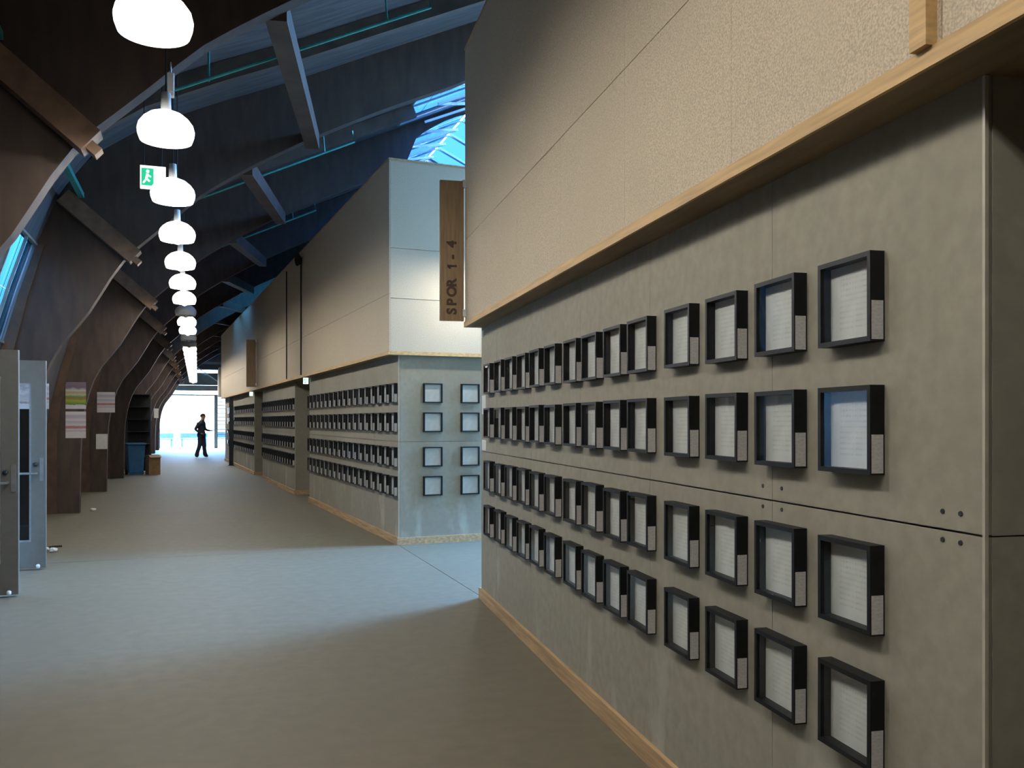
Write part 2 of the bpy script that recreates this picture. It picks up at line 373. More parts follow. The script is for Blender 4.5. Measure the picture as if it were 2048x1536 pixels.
# arches
arch_out = OUT + mir(OUT)[1:]; arch_in = INN + mir(INN)[1:]
def arch_mesh():
    m = MB(); yh = .09; N = 90
    def samp(L, t):
        ln = [0]
        for a, b in zip(L[:-1], L[1:]): ln.append(ln[-1] + sqrt((b[0] - a[0]) ** 2 + (b[1] - a[1]) ** 2))
        s = t * ln[-1]
        for i in range(len(L) - 1):
            if s <= ln[i + 1] + 1e-9:
                k = (s - ln[i]) / (ln[i + 1] - ln[i]); return (L[i][0] + (L[i + 1][0] - L[i][0]) * k, L[i][1] + (L[i + 1][1] - L[i][1]) * k)
        return L[-1]
    def smooth(L):                                      # Catmull-Rom densify
        R = []
        for i in range(len(L) - 1):
            p0 = L[max(i - 1, 0)]; p1 = L[i]; p2 = L[i + 1]; p3 = L[min(i + 2, len(L) - 1)]
            for k in range(4):
                t = k / 4
                R.append(tuple(.5 * (2 * p1[c] + (p2[c] - p0[c]) * t + (2 * p0[c] - 5 * p1[c] + 4 * p2[c] - p3[c]) * t * t + (3 * p1[c] - p0[c] - 3 * p2[c] + p3[c]) * t ** 3) for c in (0, 1)))
        return R + [L[-1]]
    A = smooth(arch_in); O = arch_out
    P = []; F = []
    for i in range(N + 1):
        a = samp(A, i / N); o = samp(O, i / N)
        P += [(a[0], -yh, a[1]), (o[0], -yh, o[1]), (o[0], yh, o[1]), (a[0], yh, a[1])]
    for i in range(N):
        b = 4 * i
        for k in range(4): F.append((b + k, b + (k + 1) % 4, b + 4 + (k + 1) % 4, b + 4 + k))
    F += [(0, 1, 2, 3), tuple(4 * N + k for k in (3, 2, 1, 0))]
    m.poly(P, F)
    return m.mesh('arch_body', M['glulam'])
AM = arch_mesh()
bt = MB()
oi = [(p[0] + .005, p[1]) for p in OUT[:6]]; ii = [(x + wd, z) for (x, z), wd in zip(OUT[:6], (.17, .16, .15, .13, .11, .09))]
for k in range(5):
    bt.prism_y([oi[k], ii[k], ii[k + 1], oi[k + 1]], -.125, -.09)
BTM = bt.mesh('edge_batten', M['batten'])
sd = Vector((-.98, .84)).normalized()
sn = Vector((sd.y, -sd.x)) * -1
E0 = Vector((-.70, 3.50))
a_, b_ = E0, E0 + sd * 1.02
st = MB().beam((a_.x, -.2, a_.y), (b_.x, -.2, b_.y), .2, .19)
STM = st.mesh('strut', M['strut'])
TNM = MB().beam((a_.x - sd.x * .06, -.2, a_.y - sd.y * .06 - .03), (a_.x + sd.x * .02, -.2, a_.y + sd.y * .02 - .03), .12, .07).mesh('tenon', M['strut'])
arch_lab = {2: 'curved timber arch rising just before the open grey doors', 3: 'curved timber arch standing just past the open grey doors',
            4: 'curved timber arch carrying the colour poster with a notice below', 5: 'curved timber arch carrying two white notices of different size', 6: 'curved timber arch standing just before the blue bin'}
for k, y in enumerate(FR):
    lab = arch_lab.get(k)
    if k < 2: lab = 'dark curved timber arch standing before the open grey doors, beside the front room'
    t = thing('timber_arch', (0, y, 0), 0, lab or 'dark curved timber arch, %s one beyond the blue bin' % ORD[k - 7], 'arch', 'timber arches along the hall')
    put('arch_body', AM, t); put('edge_batten', BTM, t)
    s_ = put('strut', STM, t); put('tenon', TNM, s_)
# diagonal roof braces and secondary rafters between the arches
def out_z(x):
    for (x0, z0), (x1, z1) in zip(OUT[:-1], OUT[1:]):
        if x0 <= x <= x1 and x1 > x0: return z0 + (z1 - z0) * (x - x0) / (x1 - x0)
    return 7.8
RPTS = [(x, out_z(x)) for x in (-1.2, -.6, .2, 1.13, 2.3, 3.49, 5.2)]
for k in range(1, len(FR) - 1):
    y = FR[k]
    b = MB().beam((.58, y + .10, 4.80), (1.40, y + BAY - .10, 5.16), .17, .2).build('roof_brace', M['brace'])
    tag(b, 'diagonal timber brace between roof arches, %s' % ('before the open doors' if k == 1 else '%s beyond the arch before the open doors' % ORD[k - 2]), 'brace', 'roof braces between the arches')
    for jr, dy in enumerate((1.15, 3.2)):
        if FARSKY[0] < y + dy < FARSKY[1]: continue
        m = MB()
        pts = [(x, z) for x, z in RPTS if x < (3.6 if k in (2, 3, 4) else 9)]
        for (x0, z0), (x1, z1) in zip(pts[:-1], pts[1:]):
            m.prism_y([(x0, z0 - .005), (x1, z1 - .005), (x1 + .08, z1 - .2), (x0 + .08, z0 - .2)], y + dy - .05, y + dy + .05)
        tag(m.build('rafter', M['rafter']), 'slim roof rafter, %s of two, in the %s bay beyond the arch before the doors' % (ORD[jr], ORD[k - 2]) if k > 1 else 'slim roof rafter over the front room, before the first visible arch', 'rafter', 'rafters under the roof boards')
# teal conduits hung under the roof
for k, Y in ((0, 8.72), (1, 13.33), (2, 17.94)):
    ax, az = (-.2, 4.62); bx, bz = (2.25, 5.78)
    m = MB().tube([(ax, Y, az), (bx, Y, bz), (bx - .04, Y, bz + .16)], .016)
    m.tube([(bx - .45, Y, bz - .21), (bx - .5, Y, out_z(bx - .5) - .01)], .010)
    m.tube([(ax + .3, Y, az + .12), (ax + .3, Y, out_z(ax + .3) - .01)], .010)
    tag(m.build('conduit', M['tealpipe']), ['teal pipe with a hooked end under the roof, above the hanging sign', 'teal pipe with a hooked end crossing the roof above the far room', 'teal pipe with a hooked end further down the hall roof'][k], 'pipe', 'teal pipes under the roof')

for k in range(1, 5):
    m = MB().box(-1.33, -1.27, FR[k] + .1, FR[k + 1] - .1, 4.19, 4.25)
    tag(m.build('pipe_run', M['tealpipe']), 'straight teal pipe under the eaves, ending at the %s' % ['arch before the open doors', 'arch past the open doors', 'arch with the colour poster', 'arch with two white notices'][k - 1], 'pipe', 'teal pipe runs along the eaves')
# end walls
ew = thing('wall_end', (0, 50.9, 0), kind='structure')
def prof_between(z0):  # outline polygon above z0
    return [(x, z) for x, z in PROF if z >= z0]
MB().prism_y([(-1.3, 4.75)] + [p for p in PROF if p[1] > 4.75] + [(2 * RX + 1.3, 4.75)], 0, .12).build('gable_panel', M['deck'], ew)
MB().box(-1.9, 2.6, -.03, .12, 3.15, 3.45).build('grey_band', M['grey'], ew)
MB().box(-2.2, 2.6, -.02, .10, 2.88, 2.95).build('transom', M['grey'], ew)
MB().box(-2.45, -1.9, 0, .12, 0, 2.9).build('side_panel', M['deck'], ew)
MB().box(2.6, 13.0, 0, .12, 0, 4.75).build('side_panel', M['deck'], ew)
MB().box(-2.2, 2.6, 0, .1, 4.62, 4.75).build('transom', M['grey'], ew)
for x in (.96, 2.6): MB().box(x - .09, x + .09, -.03, .1, 0, 2.9).build('mullion', M['grey'], ew)
MB().box(1.45, 1.5, -.03, .1, 0, 2.9).build('mullion', M['grey'], ew)
MB().beam((-.2, -.05, 4.55), (1.3, -.05, 3.5), .05, .07, (0, 1, 0)).build('white_strut', M['white'], ew)
MB().box(1.0, 1.45, .03, .04, .05, 2.85).build('pane', M['pane'], ew)
MB().box(1.5, 2.55, .03, .04, .05, 2.85).build('pane', M['pane'], ew)
MB().box(-1.85, 2.55, .03, .04, 2.96, 3.14).build('pane', M['pane'], ew)
MB().box(-1.85, 2.55, .03, .06, 3.46, 4.14).build('upper_panel', M['grey'], ew)
MB().box(-1.6, 2.55, .03, .04, 4.14, 4.30).build('pane', M['pane'], ew)
MB().box(-1.6, 2.6, .02, .1, 4.30, 4.62).build('upper_panel', M['deck'], ew)
LV = MB().box(1.0, 1.45, .05, .11, -.022, .022).mesh('louvre_slat', M['grey'])
for k in range(22): put('louvre_slat', LV, ew, (0, 0, .75 + k * .095))
eb = thing('wall_back', (0, YA, 0), kind='structure')
MB().prism_y([(-2.35, 0)] + [p for p in PROF if p[1] > 0] + [(2 * RX + 2.35, 0)], -.12, 0).build('gable_panel', M['deck'], eb)

# ------------------------------------------------------------------ the clad rooms on the right
NP = Vector(floor_pt(963, 1197)); na = atan((597 - CX) / FPX); nd = RV * sin(na) + FV * cos(na); nrot = -atan2(nd.x, nd.y)
FP = Vector(floor_pt(797, 1090)); fa = atan((283 - CX) / FPX); fd = RV * sin(fa) + FV * cos(fa); frot = -atan2(fd.x, fd.y)
LEDGE, TOP, OV, WD = 2.35, 4.74, .145, 4.8
BT = .02
def grid(a, b, seams):
    s = sorted([q for q in seams if a + .05 < q < b - .05]); e = [a] + s + [b]
    return list(zip(e[:-1], e[1:]))
def clad_room(name, P, rot, sections, y0, y1, up_seams_lo, up_seams_hi, low_seams, label, ov_near=0.1, ov_far=0.1, TOP=TOP):
    """local y runs along the corridor face, local x into the room; sections = solid stretches of the lower wall"""
    t = thing(name, (P.x, P.y, 0), rot, label, 'room')
    # lower part
    for k, (a, b) in enumerate(sections):
        MB().box(BT + .001, WD, a + BT, b - BT, .0, LEDGE).build('core', M['cement'], t)
        for (u, v) in grid(a, b, low_seams):
            MB().box(0, BT, u + .0012, v - .0012, .0, 1.277).build('wall_board', M['cement'], t)
            MB().box(0, BT, u + .0012, v - .0012, 1.283, LEDGE).build('wall_board', M['cement'], t)
        for yy0, yy1 in ((a, a + BT), (b - BT, b)):
            for (u, v) in grid(0, WD, (1.25, 2.5, 3.75)):
                MB().box(u + BT * (u == 0) + .001, v - .001, yy0, yy1, 0, 1.277).build('wall_board', M['cement'], t)
                MB().box(u + BT * (u == 0) + .001, v - .001, yy0, yy1, 1.281, LEDGE).build('wall_board', M['cement'], t)
        MB().box(-.022, 0, a - .022, b + .022, 0, .095).build('baseboard', M['pine_base'], t)
        MB().box(0, WD, a - .022, a, 0, .088).build('baseboard', M['pine_base'], t)
        MB().box(0, WD, b, b + .022, 0, .088).build('baseboard', M['pine_base'], t)
        MB().box(-.002, .008, a - .0025, a + .006, .095, LEDGE - .002).build('corner_trim', M['trim'], t)
    for (a0, b0), (a1, b1) in zip(sections[:-1], sections[1:]):
        MB().box(1.6, 1.7, b0, a1, 0, LEDGE).build('recess_back', M['cement'], t)
        dd = MB().box(1.55, 1.6, b0 + .3, a1 - .3, 0, 2.1).build('door', M['door'], t)
        MB().box(1.50, 1.55, b0 + .38, b0 + .5, 1.0, 1.03).build('handle', M['steel'], dd)
    # upper part
    ua, ub = y0 - ov_near, y1 + ov_far
    MB().box(-OV + .018, WD, ua + .018, ub - .018, LEDGE + .012, TOP).build('upper_core', M['chip'], t)
    MB().box(-OV, WD, ua, ub, LEDGE, LEDGE + .012).build('soffit', M['soffit'], t)
    HS = 3.10
    for (u, v) in grid(ua, ub, up_seams_lo):
        MB().box(-OV, -OV + .018, u + .001, v - .001, LEDGE + .012, HS - .002).build('chip_panel', M['chip'], t)
    for (u, v) in grid(ua, ub, up_seams_hi):
        MB().box(-OV, -OV + .018, u + .001, v - .001, HS + .002, TOP).build('chip_panel', M['chip'], t)
    for (u, v) in grid(-OV, WD, (1.05, 2.3, 3.55)):
        for z0, z1 in ((LEDGE + .012, 3.04), (3.047, 3.655), (3.662, TOP)):
            MB().box(u + .018 * (u < 0) + .001, v - .001, ua, ua + .018, z0, z1).build('chip_panel', M['chip'], t)
    MB().box(-OV - .012, -OV, ua - .012, ub, LEDGE, LEDGE + .045).build('ledge_board', M['pine'], t)
    MB().box(-OV, WD, ua - .012, ua, LEDGE, LEDGE + .045).build('ledge_board', M['pine'], t)
    MB().box(-OV - .006, -OV + .03, ua - .006, ub, TOP, TOP + .02).build('top_strip', M['pine_base'], t)
    MB().box(-OV + .03, WD, ua - .006, ua + .03, TOP, TOP + .02).build('top_strip', M['pine_base'], t)
    return t
NSEC = [(-11.0, -7.5), (-5.736, 0)]
near = clad_room('clad_room', NP, nrot, NSEC, -11.0, 0.0, [-.87 - .98 * k for k in range(12)], [-1.85, -3.81, -5.73, -7.7, -9.7],
                 [-.6, -1.67, -2.74, -3.75, -4.8, -8.6, -9.8], 'clad room in front, grey board wall with fourteen columns of black frames', .0, .0)
MB().box(-OV - .03, -OV, -5.755, -5.70, LEDGE + .045, TOP).build('batten', M['pine'], near)
F1, F2, F3 = (0, 6.24), (7.945, 13.19), (15.0, 24.4)
far = clad_room('clad_room', FP, frot, [F1, F2, F3], 0, 24.4, [1.2 * k + .9 for k in range(20)], [6.6, 9.0, 12, 15, 18, 21], [1.22 * k for k in range(1, 21)],
                'long clad room beyond the gap, with two doorway recesses in its side', .1, 0)
ob = thing('overhead_box', (.92, 42.0, 0), 0, 'chipboard box raised on posts before the glazed end of the hall', 'box')
MB().box(0, 1.9, 0, 3.0, 2.70, 3.95).build('casing', M['chip'], ob)
MB().box(-.012, 1.9, -.012, 3.0, 2.66, 2.70).build('ledge_board', M['pine'], ob)
for yy in (.3, 2.7): MB().box(1.7, 1.85, yy - .07, yy + .07, 0, 2.66).build('post', M['rubber'], ob)

# screws by the corner trim and stuck notes at the far end of the near wall
SCM = MB().lathe([(.0001, .003), (.006, .003), (.007, 0)], 10).mesh('screw', M['screw'])
for zz in (1.255, 1.325):
    for yy in (-5.66, -5.60, -4.86, -4.74):
        s_ = put('screw', SCM, near); s_.rotation_euler = (0, -pi / 2, 0); s_.location = (0, yy, zz)

# ------------------------------------------------------------------ framed pages
FW, FD, FB = .245, .045, .014
def frame_meshes():
    h = FW / 2; m = MB()
    for (y0, y1, z0, z1) in ((-h, h, h - FB, h), (-h, h, -h, -h + FB), (-h, -h + FB, -h + FB, h - FB), (h - FB, h, -h + FB, h - FB)):
        m.box(-FD, 0, y0, y1, z0, z1)
    i = h - FB
    return (m.mesh('frame', M['black']), MB().box(-.010, -.001, -i, i, -i, i).mesh('page', M['page']),
            MB().box(-FD + .006, -FD + .008, -i, i, -i, i).mesh('glass', M['glass']),
            MB().box(-FD + .004, -.005, -h - .0012, -h, -h + .005, -h + .11).mesh('paper_label', M['tag']))
FM = frame_meshes()
ROWS = [2.01, 1.645, 1.21, .845]; RN = ['top', 'second', 'third', 'bottom']
rng = random.Random(4)
def frame(P, rot, y, x, top, label, group, glass=True, endwall=False, tilt=0):
    c, s = cos(rot), sin(rot)
    wx, wy = P.x + x * c - y * s, P.y + x * s + y * c
    t = thing('picture_frame', (wx, wy, top - FW / 2), rot + (pi / 2 if endwall else 0), label, 'picture frame', group)
    t.rotation_euler[0] = tilt if not endwall else 0
    put('frame', FM[0], t); put('page', FM[1], t)
    if glass: put('glass', FM[2], t)
    if not endwall: put('paper_label', FM[3], t)
NT = [-5.379, -5.006, -4.637, -4.252, -3.822, -3.49, -3.136, -2.799, -2.389, -2.026, -1.678, -1.31, -.94, -.537]
for r, zt in enumerate(ROWS):
    for c_, y in enumerate(NT):
        frame(NP, nrot, y + FW / 2, 0, zt + rng.uniform(-.003, .003), 'black box frame, %s row, %s column from the dark recess, below the hanging sign' % (RN[r], ORD[c_]), 'frames on the front room', tilt=rng.uniform(-.006, .006))
    for c_, x in enumerate((.438, .937, 1.437)):
        frame(FP, frot, 0, x, zt, 'black box frame facing the gap, %s row, %s column from the room corner' % (RN[r], ORD[c_]), 'frames on the end wall', endwall=True)
    for c_ in range(17):
        frame(FP, frot, .05 + .37 * c_ + FW / 2, 0, zt, 'black box frame on the far room side, %s row, %s from the gap corner' % (RN[r], ORD[c_]), 'frames between the corner and first recess')
    for c_ in range(14):
        frame(FP, frot, 8.0 + .37 * c_ + FW / 2, 0, zt, 'black box frame between the two recesses, %s row, %s beyond the first recess' % (RN[r], ORD[c_]), 'frames between the two recesses', glass=False)
    for c_ in range(17):
        frame(FP, frot, 15.1 + .48 * c_ + FW / 2, 0, zt, 'black box frame toward the bright end, %s row, %s beyond the second recess' % (RN[r], ORD[c_]), 'frames beyond the second recess', glass=c_ > 8)

# ------------------------------------------------------------------ hanging sign SPOR 1 - 4
def text_part(body, size, m, parent, loc, rot, ext=.002):
    cu = bpy.data.curves.new('lettering', 'FONT'); cu.body = body; cu.size = size; cu.extrude = ext; cu.align_x = 'LEFT'; cu.align_y = 'CENTER'
    cu.offset = size * .042; cu.space_character = 1.12; cu.space_word = 1.25
    o = bpy.data.objects.new('tmp', cu); COL.objects.link(o)
    bpy.context.view_layer.update()
    me = bpy.data.meshes.new_from_object(o.evaluated_get(bpy.context.evaluated_depsgraph_get()))
    bpy.data.objects.remove(o); bpy.data.curves.remove(cu)
    me.materials.clear(); me.materials.append(m); me.name = 'lettering'
    p = put('letter', me, parent); p.location = loc; p.rotation_euler = rot
    return p
def hanging_sign(P, rot, y, width, z0, z1, label, text=True, off=.02):
    c, s = cos(rot), sin(rot); x = -OV
    t = thing('hanging_sign', (P.x + x * c - y * s, P.y + x * s + y * c, z0), rot, label, 'sign')
    h = z1 - z0
    MB().box(-width - off, -off, -.02, .02, 0, h).build('board', M['signboard'], t)
    for zz in (.04, h - .05): MB().box(-off - .01, .0, -.026, .026, zz, zz + .06).build('bracket', M['white'], t)
    if text:
        zc = .055
        for ch, adv in (('S', .074), ('P', .074), ('O', .086), ('R', .083), (' ', .065), ('1', .055), (' ', .035), ('-', .055), (' ', .045), ('4', .08)):
            if ch == '1':
                xc = -off - width * .5; MB().box(xc - .041, xc + .041, -.0235, -.02, zc + .022, zc + .04).poly([(xc - .041, -.0235, zc + .022), (xc - .018, -.0235, zc + .002), (xc - .008, -.0235, zc + .012), (xc - .026, -.0235, zc + .03), (xc - .041, -.02, zc + .022), (xc - .018, -.02, zc + .002), (xc - .008, -.02, zc + .012), (xc - .026, -.02, zc + .03)], [(0, 1, 2, 3), (7, 6, 5, 4), (0, 4, 5, 1), (1, 5, 6, 2), (2, 6, 7, 3), (3, 7, 4, 0)]).build('letter', M['letter'], t)
            elif ch != ' ': text_part(ch, .112, M['letter'], t, (-off - width * .5, -.0215, zc), (pi / 2, -pi / 2, 0))
            zc += adv
    return t
hanging_sign(NP, nrot, -.03, .205, 2.40, 3.60, 'brown hanging board sign lettered SPOR 1 - 4')
hanging_sign(FP, frot, 13.3, .24, 2.42, 3.66, 'dark brown board sign hanging on the far room side', text=False)

# ------------------------------------------------------------------ pendant lamps
LZ = 3.56; LR = .18
shade = MB().lathe([(.03, .125), (.06, .12), (.11, .10), (.15, .068), (.178, .03), (.188, -.01), (.184, -.045), (.170, -.085), (.160, -.085), (.174, -.045), (.178, -.01), (.168, .027), (.142, .06), (.10, .09), (.03, .11)], 32).mesh('shade', M['opal'], True)
dif = [(.05 * cos(radians(q)), -.07 + .05 * sin(radians(q))) for q in range(-88, 60, 12)] + [(.022, .0), (.022, .10)]
DIF = MB().lathe(dif, 28).mesh('bulb', M['lampglow'], True); DIFO = MB().lathe(dif, 28).mesh('bulb', M['lampoff'], True)
CAPM = MB().lathe([(.002, .25), (.03, .25), (.035, .12), (.002, .11)], 14).mesh('lamp_cap', M['white'], True)
OFFSH = bpy.data.meshes['shade'].copy(); OFFSH.materials.clear(); OFFSH.materials.append(M['white'])
def pendant(x, y, off, label, group, top):
    t = thing('pendant_lamp', (x, y, LZ), 0, label, 'lamp', group)
    put('shade', OFFSH if off else shade, t); put('bulb', DIFO if off else DIF, t); put('lamp_cap', CAPM, t)
    MB().tube([(0, 0, .24), (0, 0, top - LZ)], .006, 6).build('cord', M['darkmetal'], t)
for k in range(-3, 25):
    y = 4.708 + 1.79 * k
    if y > 49: break
    x = -.205
    off = k in (7, 10, 11)
    pendant(x, y, off, '%s round pendant lamp, %s' % ('unlit' if off else 'glowing', 'hanging over the front room, before the open doors' if k < 0 else ('%s before the exit sign' % ORD[2 - k] if k < 3 else '%s beyond the exit sign' % ORD[k - 3])),
            'unlit pendant lamps' if off else 'lit pendant lamps in a row', (4.06 if min(abs(y - q) for q in FR) < .1 else out_z(x)))
pendant(3.3, 9.85, False, 'glowing round pendant lamp hanging in the gap between the two rooms', None, out_z(3.3))

# ------------------------------------------------------------------ open double doors on the left
def door_leaf(name, y, label, facing):
    """leaf stands open across the corridor, hinged at x=-2.36"""
    x0, x1, zt = -2.36, -1.48, 2.165
    t = thing(name, (x0, y, 0), 0, label, 'door')
    L = x1 - x0; th = .03
    fr_ = MB()
    fr_.box(0, .13, -th, th, .02, zt); fr_.box(L - .135, L, -th, th, .02, zt)
    fr_.box(.13, L - .135, -th, th, .02, .29); fr_.box(.13, L - .135, -th, th, 1.93, zt)
    me = fr_.mesh('leaf_frame', M['door']); put('leaf_frame', me, t)
    MB().box(.13, L - .135, -.006, .006, .29, 1.93).build('pane', M['pane_dark'], t)
    bd = MB()
    for (a, b, c, d) in ((.13, .15, .29, 1.93), (L - .155, L - .135, .29, 1.93), (.15, L - .155, .29, .31), (.15, L - .155, 1.91, 1.93)): bd.box(a, b, -.018, .018, c, d)
    bd.build('glazing_bead', M['steel'], t)
    br = MB().tube([(.06, -.085, 1.0), (L - .08, -.085, 1.0)], .012)
    for q in (.06, L - .08): br.tube([(q, -.085, 1.0), (q, -th, 1.0)], .012)
    br.build('push_bar', M['steel'], t)
    MB().box(L - .055, L - .02, -th - .012, -th, .92, 1.16).build('lock_plate', M['steel'], t)
    kb = MB().lathe([(.002, .03), (.02, .028), (.022, 0)], 14).build('knob', M['darkmetal'], t, True)
    kb.rotation_euler = (pi / 2, 0, 0); kb.location = (L - .1, -th, 1.09)
    for zz in (.25, 1.05, 1.85): MB().tube([(-.004, .02, zz), (-.004, .02, zz + .12)], .012).build('hinge', M['steel'], t)
    fs = MB().lathe([(.002, 0), (.018, .004), (.02, .03), (.01, .04), (.002, .04)], 12).build('floor_stop', M['white'], t, True)
    fs.location = (L - .07, -.045, .02)
    return t
M['pane_dark'] = glass_mat('door_glass', (.55, .60, .62), 1.5)
door_leaf('door_leaf', 8.72, 'grey steel door leaf standing open, the one before the doorway', -1)
door_leaf('door_leaf', 10.2, 'grey glazed door leaf standing open past the doorway, with a poster on its glass', 1)
df = thing('door_1', (-2.36, 0, 0), 0, kind='structure')
MB().box(-.10, .04, DOOR_Y[0] - .06, DOOR_Y[0] + .03, 0, 2.25).build('jamb', M['door'], df)
MB().box(-.10, .04, DOOR_Y[1] - .03, DOOR_Y[1] + .06, 0, 2.25).build('jamb', M['door'], df)
MB().box(-.10, .20, DOOR_Y[0] - .06, DOOR_Y[1] + .06, 2.19, 2.5).build('lintel', M['door'], df)

# ------------------------------------------------------------------ posters and notices
def sheet(name, px0, py0, px1, py1, Y, mt, label, cat):
    x0, z1 = on_y(px0, py0, Y); x1, z0 = on_y(px1, py1, Y)
    o = MB().box(x0, x1, 0, .004, z0, z1).mesh(name, mt)
    return tag(put(name, o, None, (0, Y, 0)), label, cat)
FA = FR[4] - .0945; FB_ = FR[5] - .0945

sheet('poster', 131, 764, 172, 818, FA, M['photo_poster'], 'colour poster with green foreground on the timber arch', 'poster')
sheet('notice', 131, 823, 172, 876, FA, M['notice'], 'white notice right below the colour poster on the arch', 'notice')
sheet('notice', 194, 784, 230, 825, FB_, M['notice'], 'white notice with a red line, alone on its arch above a small sheet', 'notice')
sheet('notice', 192, 868, 215, 898, FB_, M['paper'], 'small plain white sheet low on the timber arch', 'notice')
sheet('notice', 90, 767, 98, 818, FR[3] - .0945, M['notice'], 'white notice half hidden behind the edge of the glazed door', 'notice')
sheet('notice', 308, 817, 317, 836, FR[9] - .0945, M['paper'], 'tiny white sheet on an arch near the bright end', 'notice')
sheet('poster', 20, 767, 62, 818, 10.192 - .006, M['sketch_poster'], 'pale poster stuck on the glass of the open door', 'poster')
# stuck notes at the far edge of the front wall
def wall_note(P, rot, y0, y1, z0, z1, label):
    c, s = cos(rot), sin(rot); o = MB().box(-.004, 0, 0, y1 - y0, 0, z1 - z0).mesh('paper_note', M['paper'])
    tag(put('paper_note', o, None, (P.x - y0 * s, P.y + y0 * c, z0), rot), label, 'note')
wall_note(NP, nrot, -.20, -.04, 1.60, 1.76, 'white paper note on the wall edge, above another, left of the frames')
wall_note(NP, nrot, -.20, -.04, 1.29, 1.38, 'low white paper note on the wall edge, just above the board joint')
wall_note(NP, nrot, -.10, -.03, 2.26, 2.32, 'small white paper tag under the ledge corner by the sign')

# ------------------------------------------------------------------ small fittings
def exit_sign(loc, w_, h_, rz, rod_to, label, group=None):
    t = thing('exit_sign', loc, rz, label, 'sign', group)
    MB().box(-w_ / 2, w_ / 2, -.02, .02, 0, h_).build('sign_panel', M['exitwhite'], t)
    g = MB(); a = w_ / 2
    g.box(-a * .9, a * .05, -.024, -.0205, h_ * .12, h_ * .88).build('green_field', M['exitgreen'], t)
    # running figure and arrow
    g = MB(); s = h_ / .2
    g.lathe([(.001, 0), (.014 * s, .001), (.014 * s, .002)], 10)
    for v_ in range(len(g.v)): x, y, z = g.v[v_]; g.v[v_] = (x - a * .4, -.0245 - z, y + h_ * .74)
    g.beam((-a * .42, -.0255, h_ * .64), (-a * .5, -.0255, h_ * .42), .003, .02 * s, (1, 0, 0)); g.beam((-a * .5, -.0255, h_ * .42), (-a * .25, -.0255, h_ * .3), .003, .014 * s, (0, 0, 1))
    g.beam((-a * .5, -.0255, h_ * .42), (-a * .75, -.0255, h_ * .22), .003, .014 * s, (0, 0, 1)); g.beam((-a * .45, -.0255, h_ * .6), (-a * .15, -.0255, h_ * .5), .003, .012 * s, (0, 0, 1))
    g.build('running_figure', M['exitwhite'], t)
    if rod_to:
        r_ = MB()
        for x in (-a * .7, a * .7): r_.tube([(x, 0, h_), (x, 0, rod_to - loc[2])], .005, 6)
        r_.build('hanging_rod', M['darkmetal'], t)
    return t
exit_sign((-.39, 8.8, 3.70), .22, .21, 0, out_z(-.39), 'green and white exit sign hanging among the pendant lamps')
for P_, y, lb in ((FP, 6.3, 'small lit exit sign over the first recess of the far room'), (FP, 15.3, 'small lit exit sign over the second recess of the far room')):
    c, s = cos(frot), sin(frot); x = -.06
    exit_sign((P_.x + x * c - y * s, P_.y + x * s + y * c, 2.235), .09, .115, frot, None, lb)
jb = thing('junction_box', (-.185, 6.915, 3.93), 0, 'slim white box fixed under the arch between the first pendant lamps', 'box')
me = bevel_mesh(MB().box(-.024, .024, -.03, .03, 0, .17).mesh('case', M['white']), .006); put('case', me, jb)
MB().box(-.018, .018, -.034, -.03, .03, .14).build('lid', M['white'], jb)
MB().tube([(0, 0, .17), (0, .05, .40)], .006, 6).build('cable', M['white'], jb)

# loudspeaker and cable on the far room
c, s = cos(frot), sin(frot)
def far_pt(x, y): return FP.x + x * c - y * s, FP.y + x * s + y * c
sx, sy = far_pt(-OV, 6.25)
ls = thing('loudspeaker', (sx, sy, 4.56), frot, 'small round black loudspeaker high on the far room wall', 'loudspeaker')
m_ = MB().lathe([(.001, .02), (.07, .02), (.09, .06), (.125, .15), (.13, .17), (.115, .17), (.04, .10), (.001, .10)], 22)
m_.v = [(-.5 * z - .02 - .3 * y, -.866 * z + .5 * y, x) for x, y, z in m_.v]
m_.build('horn', M['rubber'], ls, True)
MB().box(-.06, 0, -.03, .03, -.06, .06).build('bracket', M['darkmetal'], ls)
MB().tube([(-.014, .0, -.04), (-.014, .0, LEDGE + .05 - 4.56)], .014, 8).build('cable', M['rubber'], ls)
sx2, sy2 = far_pt(-OV, 8.05)
tag(put('cable_conduit', MB().tube([(-.012, 0, LEDGE + .05), (-.012, 0, TOP - .1)], .011, 8).mesh('cable_conduit', M['darkmetal']), None, (sx2, sy2, 0), frot), 'thin dark conduit running up the far room wall beside the loudspeaker', 'conduit')

# standing dark post in front of the far frames
px_, py_ = far_pt(-.125, 20.6)
po = thing('post', (px_, py_, 0), 0, 'dark slim post standing before the far frames', 'post')
MB().box(-.07, .07, -.07, .07, .02, 2.33).build('shaft', M['rubber'], po)
MB().box(-.10, .10, -.10, .10, 0, .02).build('base_plate', M['darkmetal'], po)

